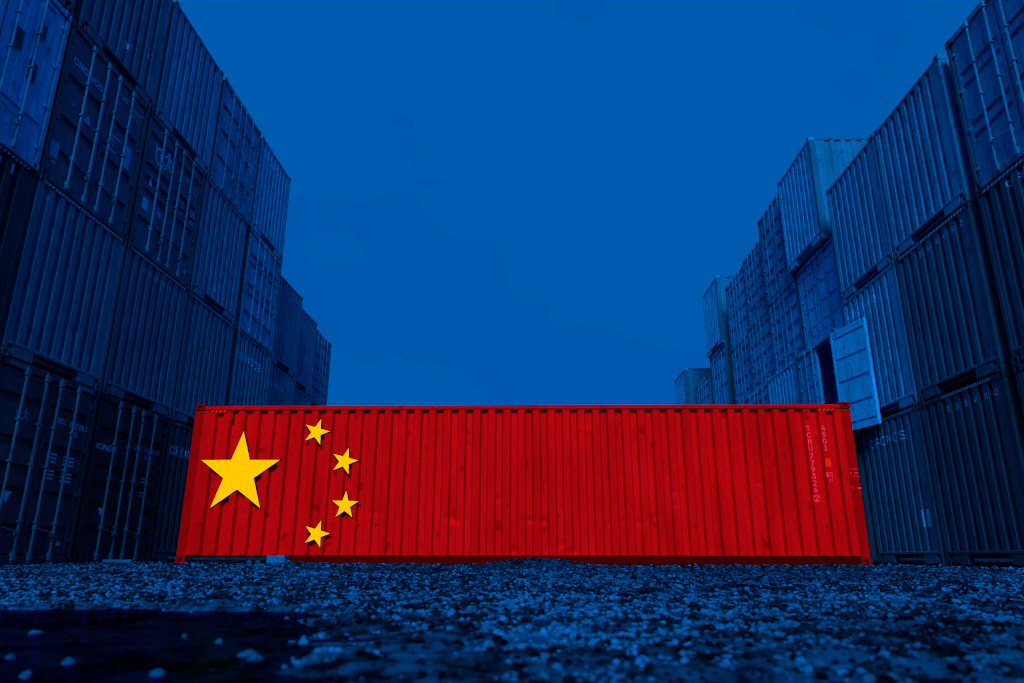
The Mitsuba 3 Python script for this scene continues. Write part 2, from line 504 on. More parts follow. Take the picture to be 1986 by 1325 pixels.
def build_red():
    fr, L = RF, LEN
    R = lambda name, m, tone=0.31, seed=0.3, bsdf='red_paint', **kw: part(fr, red + '__' + name, m, bsdf=bsdf, tone=tone, seed=seed, **kw)
    m = M()
    m.box(0.05, L - 0.05, RH - 0.05, RH - 0.02, -2.40, -0.05)
    m.box(0.05, L - 0.05, 0.14, 0.17, -2.40, -0.06)
    m.box(0.03, 0.07, 0.17, RH - 0.06, -2.40, -0.12)
    m.box(L - 0.07, L - 0.03, 0.17, RH - 0.06, -2.40, -0.12)
    m.box(0.05, L - 0.05, 0.17, RH - 0.06, -2.40, -2.36)
    R('body', m)
    # slopes that face left are centred on u = 7.184 + 0.2764 k
    pitch = 0.2764
    bu, wf = profile(0.175, L - 0.175, 7.184 - 0.072 - pitch * 24, pitch, 0.118, 0.032, 0.080, -0.010)
    rows = np.linspace(0.155, RH - 0.115, 74)
    us = []
    for a, b in zip(bu[:-1], bu[1:]):
        us += list(np.linspace(a, b, max(2, int((b - a) / 0.022) + 1))[:-1])
    us = np.array(us + [bu[-1]])
    X, Z = np.meshgrid(us, rows)
    Wd = np.interp(X, bu, [wf(x) for x in bu])
    dents = [(3.47, .88, .07, .03), (3.60, .87, .05, .02), (4.88, .80, .11, .05), (4.98, .74, .07, .03), (5.147, 2.10, .05, .02), (5.70, 1.13, .06, .03), (6.56, 1.385, .05, .022), (6.28, .755, .07, .035), (6.54, .73, .08, .04),
             (5.99, .23, .09, .04), (6.85, .335, .06, .03), (7.05, .21, .10, .045), (7.966, .753, .06, .02), (8.24, .718, .06, .025), (8.51, .80, .07, .035), (8.99, 1.576, .05, .018), (10.42, 1.406, .06, .025), (7.675, .694, .05, .015),
             (8.80, 1.55, .06, .02), (8.87, 1.24, .05, .03), (8.88, 1.02, .04, .03), (3.0, .92, .05, .02), (1.1, .86, .08, .02), (2.2, 0.86, .06, .012)]
    for (du, dv, rr, dd) in dents:
        q = ((X - du) ** 2 + ((Z - dv) * 1.3) ** 2) / rr ** 2
        dd *= 0.65
        Wd -= dd * np.exp(-q) - 0.3 * dd * np.exp(-(((X - du) ** 2 + (Z - dv + rr * 0.9) ** 2) / (0.6 * rr) ** 2))
    n = meshkit.fbm(np.stack([X * 1.5, Z * 0.8, X * 0], -1), 3, 4) - 0.5
    Wd += 0.012 * n
    Xs = X + 0.010 * (meshkit.fbm(np.stack([X * 3.0, Z * 1.6, X * 0 + 5], -1), 3, 8) - 0.5)
    R('side_wall', M().grid(np.stack([Xs, Z, Wd], -1)), smooth=28)
    for u0 in (0.0, L - 0.175):
        m = M().box(u0 + 0.002, u0 + 0.173, 0.118, RH - 0.115, -0.16, -0.004, 0.012)
        e = u0 + (0.05 if u0 > 1 else 0.125)
        m.box(e - 0.012, e + 0.012, 0.13, RH - 0.13, -0.006, 0.006, 0.005)
        R('corner_post', m, 0.20)
        for v0 in (-0.003, RH - 0.105):
            m = M()
            m.box(u0, u0 + 0.055, v0, v0 + 0.118, -0.16, 0.006, 0.008)
            m.box(u0 + 0.118, u0 + 0.178, v0, v0 + 0.118, -0.16, 0.006, 0.008)
            m.box(u0 + 0.05, u0 + 0.122, v0, v0 + 0.03, -0.158, 0.004, 0.006)
            m.box(u0 + 0.05, u0 + 0.122, v0 + 0.088, v0 + 0.118, -0.158, 0.004, 0.006)
            m.box(u0 + 0.05, u0 + 0.122, v0 + 0.02, v0 + 0.1, -0.158, -0.05)
            R('corner_casting', m, 0.13)
    R('top_rail', M().box(0.178, L - 0.178, RH - 0.105, RH - 0.022, -0.07, 0.004, 0.014), 0.30)
    R('bottom_rail', M().box(1.84, L - 0.178, 0.0, 0.155, -0.09, -0.03, 0.008), 0.022)
    part(fr, red + '__bottom_rail', M().box(0.178, 1.838, 0.06, 0.150, -0.16, -0.09, 0.008), tone=0.03, seed=0.2, label='dark blackened stretch of bottom rail at the left end')
    R('rail_joint', M().box(7.19, 7.205, 0.004, 0.175, -0.03, -0.026), 0.03)
    for u in (0.70, 11.385):
        m = M().box(u - 0.028, u + 0.028, 2.57, 2.745, -0.03, 0.0, 0.006)
        m.box(u - 0.03, u + 0.03, 2.555, 2.60, -0.03, 0.012, 0.004)
        R('vent', m, 0.20)
    # hazard stripes on the plate under the top rail
    for u0, lean in ((0.30, 0.035), (11.60, 0.035)):
        R('stripe_plate', M().box(u0 - 0.02, u0 + 0.34, 2.705, 2.757, -0.012, -0.006), 0.16)
        mark(fr, red, 'warning_stripe', stripes(u0, u0 + 0.30, 2.71, 2.752, 4, lean), ([], lambda x: -0.005), 0.5, 0.003, 'orange_print')
    # the stars: boards fixed to the ribs, each on a dark backing that shows as a thin rim
    def star(cu, cv, r, rot, label):
        pts = lambda rr: [(cu + (rr if i % 2 == 0 else rr * 0.384) * math.sin(rot + i * math.pi / 5), cv + (rr if i % 2 == 0 else rr * 0.384) * math.cos(rot + i * math.pi / 5)) for i in range(10)]
        k = numbered(red + '__star')
        t = trimesh.creation.extrude_polygon(Polygon(pts(r)), 0.004, engine='earcut')
        part(fr, k, M().add(np.asarray(t.vertices) + [0, 0, 0.000], t.faces), bsdf='yellow_board', label=label)
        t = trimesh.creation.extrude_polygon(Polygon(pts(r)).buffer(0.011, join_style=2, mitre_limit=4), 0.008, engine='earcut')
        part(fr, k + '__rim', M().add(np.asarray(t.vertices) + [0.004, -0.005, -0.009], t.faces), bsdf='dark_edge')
    star(0.972, 1.586, 0.772, 0.0, 'large yellow star at the left end')
    star(2.338, 2.338, 0.255, 0.273, 'small yellow star at the top of the arc')
    star(2.900, 1.797, 0.255, -0.245 + 1.2566 * 2 - 1.2566 * 1.6, 'small tilted yellow star, second from the top')
    star(2.966, 1.010, 0.255, 0.02, 'small upright yellow star, third from the top')
    star(2.490, 0.510, 0.245, 0.273, 'small yellow star at the bottom of the arc')
    surf = (bu, wf)
    for ch, z in zip('TCNU7793262', (2.386, 2.263, 2.141, 2.024, 1.878, 1.756, 1.644, 1.522, 1.400, 1.286, 1.135)):
        mark(fr, red, 'lettering', place_text(ch, 11.345, z - 0.047, 0.094, 0.075), surf, 0.5, 0.004, 'pink_print')
    mark(fr, red, 'lettering', np.concatenate([rect(11.335, 1.075, 0.105, 0.008), rect(11.335, 1.185, 0.105, 0.008), rect(11.335, 1.083, 0.008, 0.102), rect(11.432, 1.083, 0.008, 0.102)]), surf, 0.5, 0.004, 'pink_print')
    for ch, z in zip('45G1', (2.394, 2.271, 2.148, 2.03)):
        mark(fr, red, 'lettering', place_text(ch, 11.615, z - 0.047, 0.094, 0.075), surf, 0.5, 0.004, 'pink_print')
    mark(fr, red, 'placard', rect(11.618, 1.69, 0.10, 0.152), surf, 0.5, 0.004, 'orange_print')
    mark(fr, red, 'sticker', [rect(11.61, 1.58, 0.11, 0.012), rect(11.61, 1.505, 0.035, 0.07), place_text('IC', 11.652, 1.515, 0.05, 0.055), rect(11.708, 1.50, 0.01, 0.08), place_text('07', 11.64, 1.42, 0.05, 0.075)], surf, 0.5, 0.004, 'pink_print')
    post = ([], lambda x: -0.002)
    mark(fr, red, 'post_label', np.concatenate([rect(12.03, 1.645, 0.15, 0.007), rect(12.03, 1.52, 0.155, 0.007), place_text('IN.', 12.03, 1.555, 0.04, 0.045), place_text('CAL', 12.10, 1.56, 0.035, 0.07)]), post, 0.5, 0.003, 'pink_print')
    mark(fr, red, 'post_label', np.concatenate([rect(12.13, 1.30, 0.06, 0.025), place_text('C', 12.035, 1.30, 0.045, 0.035)]), post, 0.5, 0.003, 'pink_print')


build_red()
SEED = iter(np.round(np.arange(1, 200) * 0.137 % 1.0 + 0.01, 4))

# ------------------------------------------------------------------ left stacks (y0 of each column; C0 is cut by the frame)
LY = {0: 6.98, 1: 9.47, 2: 11.98, 3: 14.50, 4: 17.26, 5: 20.30, 6: 23.06, 7: 25.86}


TOP = {1: 9.60, 2: 12.14, 3: 14.70}


def ly(k, tier):
    return TOP.get(k, LY[k]) if tier == 4 else LY[k]


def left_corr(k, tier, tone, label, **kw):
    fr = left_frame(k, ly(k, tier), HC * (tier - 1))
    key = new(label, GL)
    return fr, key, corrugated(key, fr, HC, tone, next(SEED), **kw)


def left_door(k, tier, tone, label, **kw):
    fr = left_frame(k, ly(k, tier), HC * (tier - 1))
    key = new(label, GL)
    return fr, key, door_end(key, fr, HC, tone, next(SEED), **kw)


def hc_stripe(fr, key, tone, n=26, u0=0.12, u1=2.28, lean=0.03):
    mark(fr, key, 'warning_stripe', stripes(u0, u1, HC - 0.088, HC - 0.042, n, lean), ([], lambda x: -0.003), tone)


def rib_text(fr, key, surf, items, z, tone, h=0.10):
    for txt, u in items:
        mark(fr, key, 'lettering', place_text(txt, u - 0.05, z - h / 2, h, 0.10 if len(txt) > 1 else 0.075), surf, tone)


# tier 1
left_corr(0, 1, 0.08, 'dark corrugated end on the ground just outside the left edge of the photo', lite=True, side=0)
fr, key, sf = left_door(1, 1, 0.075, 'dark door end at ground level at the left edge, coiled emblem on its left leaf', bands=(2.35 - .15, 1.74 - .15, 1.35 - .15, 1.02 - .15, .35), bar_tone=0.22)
mark(fr, key, 'emblem', logo_tris(0.57, 2.06, 0.15), sf, 0.36)
mark(fr, key, 'lettering', place_text('CRONOS', 0.55, 1.98, 0.055, 0.36), sf, 0.10)
mark(fr, key, 'lettering', [place_text('CRSU', 1.45, 2.17, 0.085, 0.25), place_text('902700 2', 1.80, 2.15, 0.085, 0.50), place_text('45G1', 1.84, 2.02, 0.075, 0.22)], sf, 0.62)
rows = []
for vv in (1.66, 1.60, 1.54, 1.40, 1.34, 1.28):
    rows += [rect(1.50, vv, 0.15, 0.03), rect(1.82, vv - 0.01, 0.28, 0.034)]
mark(fr, key, 'lettering', rows, sf, 0.5)
mark(fr, key, 'marker', poly_tris([(0.62, 1.03), (0.82, 1.03), (0.72, 0.86)]), sf, 0.6)
mark(fr, key, 'warning_stripe', [stripes(0.2, 0.55, HC - 0.09, HC - 0.03, 6, 0.03), stripes(1.95, 2.25, HC - 0.09, HC - 0.03, 5, 0.03)], ([], lambda x: -0.003), 0.28)
mark(fr, key, 'placard', rect(2.02, 0.28, 0.10, 0.07), sf, 0.5)
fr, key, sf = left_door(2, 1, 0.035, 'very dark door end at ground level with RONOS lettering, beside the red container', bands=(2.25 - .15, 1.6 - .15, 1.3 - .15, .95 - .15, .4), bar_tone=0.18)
mark(fr, key, 'lettering', place_text('RONOS', 0.04, 1.93, 0.10, 0.70), sf, 0.55)
mark(fr, key, 'lettering', [place_text('CRSU', 1.30, 2.08, 0.085, 0.22), place_text('911654 5', 1.66, 2.08, 0.085, 0.52), place_text('45G1', 1.68, 1.94, 0.075, 0.23)], sf, 0.42)
rows = []
for vv, t in ((1.55, 0), (1.49, 0), (1.29, 0), (1.23, 0)):
    rows += [rect(1.36, vv, 0.15, 0.028), rect(1.72, vv, 0.22, 0.03)]
mark(fr, key, 'lettering', rows, sf, 0.38)
mark(fr, key, 'marker', poly_tris([(0.47, 0.94), (0.65, 0.94), (0.57, 0.80)]), sf, 0.6)
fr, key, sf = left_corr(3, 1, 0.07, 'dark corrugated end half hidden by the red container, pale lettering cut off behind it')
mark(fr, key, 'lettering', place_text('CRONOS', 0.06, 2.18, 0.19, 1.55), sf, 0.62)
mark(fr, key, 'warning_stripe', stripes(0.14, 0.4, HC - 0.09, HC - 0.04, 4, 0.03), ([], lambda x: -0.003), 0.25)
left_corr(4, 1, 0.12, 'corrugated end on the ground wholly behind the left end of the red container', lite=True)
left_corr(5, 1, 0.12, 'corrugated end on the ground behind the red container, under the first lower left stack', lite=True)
# tier 2
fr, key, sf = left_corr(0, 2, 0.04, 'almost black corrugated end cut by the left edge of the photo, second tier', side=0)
hc_stripe(fr, key, 0.30)
mark(fr, key, 'placard', [rect(1.93, 2.58, 0.10, 0.16), rect(1.67, 2.56, 0.10, 0.15)], sf, 0.45)
fr, key, sf = left_corr(1, 2, 0.25, 'dark blue corrugated end under the CRONOS doors, dashed strip along its top', dents=5)
hc_stripe(fr, key, 0.50)
rib_text(fr, key, sf, [('5', 0.30), ('U', 0.60), ('7', 0.87)], 2.62, 0.36, 0.07)
fr, key, sf = left_corr(2, 2, 0.21, 'dark blue corrugated end with small code letters on each rib below a dashed strip')
hc_stripe(fr, key, 0.48, 28)
rib_text(fr, key, sf, [('CR', 0.62), ('SU', 0.87), ('8', 1.13), ('04', 1.39), ('12', 1.66), ('61', 1.92), ('4', 2.17)], 2.60, 0.50)
fr, key, sf = left_corr(3, 2, 0.25, 'corrugated end in the second left tier under the corrugated third-tier end')
hc_stripe(fr, key, 0.42, 30)
rib_text(fr, key, sf, [('6', 0.62), ('1', 0.87)], 2.60, 0.34, 0.07)
fr, key, sf = left_corr(4, 2, 0.32, 'corrugated end with large pale CRONOS lettering below the pale doors, left side')
mark(fr, key, 'lettering', place_text('CRONOS', 0.03, 2.14, 0.21, 1.66), sf, 0.66)
fr, key, sf = left_corr(5, 2, 0.32, 'corrugated end with pale CRONOS lettering just above the red container roof')
mark(fr, key, 'lettering', place_text('CRONOS', 0.26, 2.20, 0.15, 1.2), sf, 0.64)
fr, key, sf = left_corr(6, 2, 0.32, 'corrugated end low behind the red container, dashed strip along its top rail', lite=True)
hc_stripe(fr, key, 0.45, 24)
# tier 3
fr, key, sf = left_door(0, 3, 0.74, 'pale door end with tall upright panels at the upper left edge', bands=(0.58,), style='upright', bar_tone=0.42, frame_tone=0.7, side=0)
mark(fr, key, 'placard', [rect(1.42, 1.55, 0.20, 0.34), rect(1.82, 1.25, 0.18, 0.34), rect(1.86, 2.05, 0.16, 0.26)], sf, 0.10, 0.006)
mark(fr, key, 'placard', [rect(1.60, 0.34, 0.10, 0.12), rect(1.95, 0.30, 0.14, 0.06)], sf, 0.72)
fr, key, sf = left_door(1, 3, 0.16, 'dark door end with CRONOS lettering and a pale triangle, upper left', bands=(1.92 - .15, 1.14 - .15, .55 - .15), bar_tone=0.42)
mark(fr, key, 'lettering', place_text('CRONOS', 0.19, 2.22, 0.115, 0.84), sf, 0.58)
mark(fr, key, 'marker', poly_tris([(0.71, 1.43), (0.91, 1.43), (0.80, 1.60)]), sf, 0.62)
mark(fr, key, 'emblem', logo_tris(0.33, 1.50, 0.07), sf, 0.40)
mark(fr, key, 'placard', [rect(0.11, 0.42, 0.19, 0.27), rect(0.16, 0.32, 0.11, 0.04)], sf, 0.36)
mark(fr, key, 'lettering', [place_text('CRSU', 1.55, 2.50, 0.085, 0.22), place_text('918543', 1.86, 2.48, 0.085, 0.40), place_text('45G1', 1.90, 2.37, 0.075, 0.22), place_text('5', 2.32, 2.48, 0.085)], sf, 0.56)
mark(fr, key, 'lettering', np.concatenate([rect(1.50, 1.66, 0.26, 0.04), rect(1.50, 1.57, 0.12, 0.035), rect(1.50, 1.48, 0.12, 0.035), rect(1.50, 1.37, 0.18, 0.04)]), sf, 0.46)
mark(fr, key, 'placard', rect(1.88, 1.30, 0.25, 0.44), sf, 0.48)
fr, key, sf = left_door(2, 3, 0.18, 'dark door end with a pale coiled emblem and padlock mark, third left tier', bands=(2.47 - .15, 1.80 - .15, 1.52 - .15, 1.24 - .15, .62 - .15), bar_tone=0.36)
mark(fr, key, 'emblem', logo_tris(0.38, 1.97, 0.40), sf, 0.60)
mark(fr, key, 'marker', [rect(0.34, 1.42, 0.11, 0.10), poly_tris([(0.35, 1.52), (0.37, 1.58), (0.42, 1.58), (0.44, 1.52), (0.415, 1.52), (0.405, 1.555), (0.385, 1.555), (0.375, 1.52)]), poly_tris([(0.75, 1.07), (0.96, 1.07), (0.88, 0.92)])], sf, 0.56)
mark(fr, key, 'placard', rect(0.22, 0.86, 0.20, 0.24), sf, 0.66)
mark(fr, key, 'lettering', [place_text('CRSU', 1.67, 2.28, 0.08, 0.22), place_text('907716', 2.02, 2.25, 0.08, 0.28), place_text('45G1', 2.04, 2.13, 0.07, 0.2)], sf, 0.5)
rows = []
for vv in (1.72, 1.66, 1.60, 1.48, 1.42):
    rows += [rect(1.62, vv, 0.12, 0.03), rect(2.06, vv, 0.22, 0.034)]
mark(fr, key, 'lettering', rows, sf, 0.44)
mark(fr, key, 'placard', rect(2.14, 0.26, 0.08, 0.08), sf, 0.62)
fr, key, sf = left_corr(3, 3, 0.36, 'corrugated end with a small pale triangle, between the emblem doors and the pale doors')
hc_stripe(fr, key, 0.40, 30)
mark(fr, key, 'marker', poly_tris([(1.06, 0.42), (1.28, 0.36), (1.10, 0.64)]), sf, 0.60)
fr, key, sf = left_door(4, 3, 0.55, 'pale door end at the end of the tall left stack, third tier', bands=(2.20 - .15, 1.95 - .15, 1.32 - .15, 1.08 - .15, .55 - .15), bar_tone=0.42)
mark(fr, key, 'placard', rect(2.0, 0.28, 0.16, 0.12), sf, 0.6)
fr, key, sf = left_corr(5, 3, 0.36, 'corrugated top end of the first lower stack beyond the tall left stack')
fr, key, sf = left_corr(6, 3, 0.36, 'corrugated top end of the second lower stack on the left', lite=True)
fr, key, sf = left_door(7, 3, 0.42, 'door end at the very far end of the left row', bands=(2.25, 1.75, 1.25, .75, .4), bar_tone=0.40, lite=True)
# tier 4
fr, key, sf = left_corr(0, 4, 0.15, 'corrugated end just showing its lower corner at the top left of the photo', side=0)
fr, key, sf = left_corr(1, 4, 0.22, 'dark corrugated top end with a white dot, above the CRONOS doors')
mark(fr, key, 'marker', [poly_tris([(1.22, 0.60), (1.36, 0.60), (1.28, 0.84)]), poly_tris([(1.99 + 0.05 * math.cos(t), 0.96 + 0.06 * math.sin(t)) for t in np.arange(12) * math.pi / 6])], sf, 0.66)
fr, key, sf = left_corr(2, 4, 0.42, 'corrugated top end with plain ribs above the emblem doors, left skyline')
fr, key, sf = left_door(3, 4, 0.5, 'door end on the top tier of the left stack, between two corrugated ends', bands=(2.05, 1.35, .62), bar_tone=0.30)
mark(fr, key, 'placard', [rect(0.25, 2.25, 0.5, 0.08), rect(1.9, 2.2, 0.22, 0.3), rect(1.52, 1.45, 0.16, 0.24), rect(1.9, 1.35, 0.3, 0.34)], sf, 0.60)
fr, key, sf = left_corr(4, 4, 0.6, 'corrugated end with CRONOS lettering at the top corner of the left skyline')
mark(fr, key, 'lettering', place_text('CRONOS', 0.08, 2.36, 0.25, 1.60), sf, 0.74)

# ------------------------------------------------------------------ right stacks
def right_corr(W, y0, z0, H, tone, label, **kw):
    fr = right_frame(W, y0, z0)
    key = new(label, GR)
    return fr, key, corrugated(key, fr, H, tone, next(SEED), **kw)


def right_door(W, y0, z0, H, tone, label, **kw):
    fr = right_frame(W, y0, z0)
    key = new(label, GR)
    return fr, key, door_end(key, fr, H, tone, next(SEED), **kw)


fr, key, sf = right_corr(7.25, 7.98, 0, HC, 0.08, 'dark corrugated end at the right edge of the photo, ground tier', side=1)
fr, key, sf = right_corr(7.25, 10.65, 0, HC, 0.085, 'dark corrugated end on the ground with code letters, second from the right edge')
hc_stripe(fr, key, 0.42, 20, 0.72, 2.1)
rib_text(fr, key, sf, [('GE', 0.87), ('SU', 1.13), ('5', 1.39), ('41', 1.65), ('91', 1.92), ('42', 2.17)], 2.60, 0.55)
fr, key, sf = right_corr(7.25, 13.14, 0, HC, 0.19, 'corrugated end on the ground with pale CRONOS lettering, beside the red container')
mark(fr, key, 'lettering', place_text('CRONOS', 0.32, 2.34, 0.17, 1.46), sf, 0.70)
mark(fr, key, 'marker', place_text('7', 1.24, 1.88, 0.20, 0.12), sf, 0.06)
mark(fr, key, 'placard', [rect(1.93, 0.67, 0.28, 0.31)], sf, 0.50)
mark(fr, key, 'warning_stripe', stripes(1.75, 2.2, HC - 0.09, HC - 0.04, 6, 0.03), ([], lambda x: -0.003), 0.4)
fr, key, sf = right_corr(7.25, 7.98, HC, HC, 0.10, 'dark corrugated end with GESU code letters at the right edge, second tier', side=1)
hc_stripe(fr, key, 0.66, 22, 0.15, 2.28, 0.05)
for txt, u in (('G', 0.70), ('E', 0.81), ('S', 0.97), ('U', 1.06), ('9', 1.32), ('1', 1.58), ('4', 1.84)):
    mark(fr, key, 'lettering', place_text(txt, u - 0.04, 2.63, 0.10, 0.075), sf, 0.66)
fr, key, sf = right_corr(7.25, 10.65, HC, HC, 0.15, 'dark corrugated end with a dashed strip, middle of the near right stack', dents=5)
hc_stripe(fr, key, 0.62, 24)
rib_text(fr, key, sf, [('GE', 0.87), ('SU', 1.13), ('4', 1.42), ('41', 1.65), ('50', 1.92), ('2', 2.17)], 2.62, 0.62)
fr, key, sf = right_corr(7.25, 13.14, HC, HC, 0.5, 'bright corrugated end with CRONOS lettering behind the swung-open door')
mark(fr, key, 'lettering', place_text('CRONOS', 0.13, 2.36, 0.19, 1.48), sf, 0.86)
fr, key, sf = right_door(7.25, 7.98, 2 * HC, HC, 0.46, 'door end with paired grooves on top at the right edge of the photo', bands=(1.97 - .15, 1.02 - .15), style='pair', bar_tone=0.40, frame_tone=0.3, side=1)
mark(fr, key, 'placard', [rect(1.52, 1.2, 0.34, 0.44), rect(1.45, 2.1, 0.3, 0.3)], sf, 0.40)
fr, key, sf = right_corr(7.25, 10.65, 2 * HC, HC, 0.42, 'corrugated top end on the right skyline beside the grooved doors', dents=4)
fr, key, sf = right_corr(7.25, 13.14, 2 * HC, HC, 0.46, 'corrugated top end on the right skyline nearest the raised container')
# the set-back stacks beyond
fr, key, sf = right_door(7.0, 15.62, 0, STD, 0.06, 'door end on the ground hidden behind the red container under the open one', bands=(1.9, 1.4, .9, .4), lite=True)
fr, key, sf = right_door(7.0, 15.62, STD, STD, 0.70, 'container with one pale door swung wide open over a black interior', bands=(2.0, 1.45, .9, .4), style='thin', bar_tone=0.36, frame_tone=0.28, open_leaf=True)
OPEN = key
# its open leaf: hinged on the near post, swung round against the neighbouring end
hx, hy, ex, ey = CAM + 6.905, 15.66, CAM + 7.14, 14.46
du = np.array([ex - hx, ey - hy, 0.0]); dl = np.linalg.norm(du); du /= dl
LFr = Frame((hx, hy, 2.75), du, (0, 0, 1), np.cross(du, (0, 0, 1)))
leaf = numbered(OPEN + '__door')
door_leaf(LFr, leaf, 0.0, dl, 0.0, 2.30, (2.12, 1.62, 1.10, 0.58, 0.16), 'thin', 0.76, 0.31, 0.0)
labels[leaf] = {'label': 'pale open door leaf with five thin grooves'}
for t in (0.15, 0.7, 1.4, 2.1):
    part(LFr, leaf + '__hinge', M().box(-0.06, 0.03, t - 0.03, t + 0.03, -0.05, -0.01, 0.006), tone=0.5, seed=0.31)
right_door(7.5, 16.15, 2 * STD, STD, 0.76, 'pale door end directly above the swung-open door', bands=(2.08, 1.62, 1.10, .62), style='thin', bar_tone=0.36, frame_tone=0.6)
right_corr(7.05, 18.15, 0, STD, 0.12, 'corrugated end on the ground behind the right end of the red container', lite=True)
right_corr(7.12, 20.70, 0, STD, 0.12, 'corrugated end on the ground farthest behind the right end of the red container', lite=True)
right_corr(7.32, 16.28, 3 * STD, HC, 0.60, 'raised pale corrugated container on the right skyline, showing its long side', side=1)
right_corr(7.05, 18.15, STD, STD, 0.62, 'narrow view of a corrugated end left of the open container', lite=True)
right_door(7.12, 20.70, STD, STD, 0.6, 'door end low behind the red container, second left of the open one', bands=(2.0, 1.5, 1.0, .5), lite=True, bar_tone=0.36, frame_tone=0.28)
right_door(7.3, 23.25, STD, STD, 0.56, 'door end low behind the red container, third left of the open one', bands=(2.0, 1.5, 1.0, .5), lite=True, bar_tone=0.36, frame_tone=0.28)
right_door(7.5, 18.70, 2 * STD, STD, 0.58, 'weathered door end beside the pale doors, third right tier', bands=(2.05, 1.6, 1.15, .7, .35), bar_tone=0.36, frame_tone=0.28)
right_door(7.6, 21.25, 2 * STD, STD, 0.60, 'weathered door end in the middle of the far right stack, third tier', bands=(2.05, 1.6, 1.15, .7, .35), bar_tone=0.36, frame_tone=0.28)
right_door(7.72, 23.80, 2 * STD, STD, 0.54, 'door end in the third tier below the last full stack of the right row', bands=(2.0, 1.5, 1.0, .5), lite=True, bar_tone=0.36, frame_tone=0.28)
right_door(7.5, 18.75, 3 * STD, HC, 0.56, 'door end partly behind the raised corrugated container, top tier', bands=(2.05, 1.6, 1.15, .7, .35), bar_tone=0.36, frame_tone=0.28)
right_door(7.72, 21.36, 3 * STD, STD, 0.60, 'top door end, second beyond the raised corrugated container', bands=(2.05, 1.65, 1.25, .85, .45), bar_tone=0.36, frame_tone=0.28)
right_door(7.80, 24.03, 3 * STD, STD, 0.64, 'top door end next to the gap before the far tower', bands=(2.0, 1.5, 1.0, .5), lite=True, bar_tone=0.36, frame_tone=0.28)
right_door(7.8, 27.22, 2 * HC, STD, 0.60, 'door end below the far corrugated tower top on the right', bands=(2.0, 1.4, .8), lite=True, bar_tone=0.36, frame_tone=0.28, side=1)
right_corr(7.72, 27.30, 2 * HC + STD, HC, 0.58, 'corrugated top of the far tower on the right, showing its side with shade put into the colour', side=1, lite=True)
right_door(7.75, 29.95, 2 * STD, STD, 0.56, 'low door end just beyond the far tower on the right', bands=(2.0, 1.5, 1.0, .5), lite=True, bar_tone=0.36, frame_tone=0.28)
right_corr(7.32, 32.50, 2 * HC, HC, 0.54, 'farthest corrugated end on the right, tiny above the red container roof', side=1, lite=True)


# ------------------------------------------------------------------ the ground and what lies on it
PUDDLE = Polygon([(-0.07, 0.80), (-0.07, 0.95), (-0.15, 1.06), (-0.16, 1.25), (-0.25, 1.42), (-0.24, 1.62), (-0.34, 1.80), (-0.30, 2.02), (-0.55, 2.14), (-0.9, 2.20), (-1.4, 2.17), (-1.9, 2.28), (-2.5, 2.2), (-3.2, 2.0), (-3.3, 1.2), (-2.4, 0.5), (-1.2, 0.2), (-0.4, 0.35)])
WATER_Z = -0.008


def bumps(x, y):
    p = np.stack([x, y, 0 * x], -1)
    g = 0.05 * (meshkit.fbm(p * 0.55, 3, 21) - 0.5) * np.clip((y - 1.5) / 4.0, 0, 1)
    for (bx, by, sx, sy, h) in ((0.35, 11.5, 0.8, 0.6, 0.10), (-0.9, 12.1, 1.0, 0.5, -0.05), (2.0, 12.0, 0.9, 0.6, -0.06), (-3.6, 12.2, 0.5, 0.4, 0.05), (-5.6, 11.4, 0.9, 0.6, 0.03), (3.2, 9.8, 1.6, 0.8, 0.02)):
        g = g + h * np.exp(-((x - bx) / sx) ** 2 - ((y - by) / sy) ** 2)
    g = g + 0.012 * (meshkit.fbm(p * 3.0, 2, 31) - 0.5) + 0.024 * (meshkit.fbm(p * 14.0, 3, 41) - 0.5)
    return g


ring = np.array(PUDDLE.exterior.segmentize(0.05).coords)
from scipy.spatial import cKDTree
RING = cKDTree(ring)


def basin(x, y):
    """signed distance to the puddle's edge: negative inside"""
    sh = np.shape(x)
    pts = np.c_[np.ravel(x), np.ravel(y)]
    d = RING.query(pts)[0]
    near = d < 30
    ins = shapely.contains_xy(PUDDLE, pts[:, 0], pts[:, 1])
    return np.where(ins, -d, d).reshape(sh)


def ground_z(x, y):
    s = basin(x, y) + 0.15 * (meshkit.fbm(np.stack([x * 6, y * 6, 0 * x], -1), 4, 51) - 0.5)
    z = bumps(x, y)
    t = np.clip((s + 0.12) / 0.16, 0, 1)
    return z * t + (-0.045) * (1 - t) * np.clip(-s * 12 + 0.8, 0, 1)


def axis(a, b, fine, out, lo, hi):
    core = np.arange(a, b + fine / 2, fine)
    g1, g2 = [a], [b]
    st = fine
    while g1[-1] > lo:
        st *= out; g1.append(g1[-1] - st)
    st = fine
    while g2[-1] < hi:
        st *= out; g2.append(g2[-1] + st)
    return np.concatenate([np.array(g1[1:])[::-1], core, np.array(g2[1:])])


gx = axis(-4.0, 3.6, 0.03, 1.09, -250, 250)
gy = np.concatenate([axis(0.3, 5.0, 0.022, 1.12, -60, 5.001)[:-1], axis(5.02, 13.4, 0.05, 1.14, 5.0, 400)[1:]])
gy = np.unique(np.round(gy, 5))
GX, GY = np.meshgrid(gx, gy)
GZ = ground_z(GX, GY)
part(None, 'ground', M().grid(np.stack([GX, GY, GZ], -1)), bsdf='soil', smooth=True)
labels['ground'] = {'kind': 'structure', 'label': 'dark stony yard ground'}

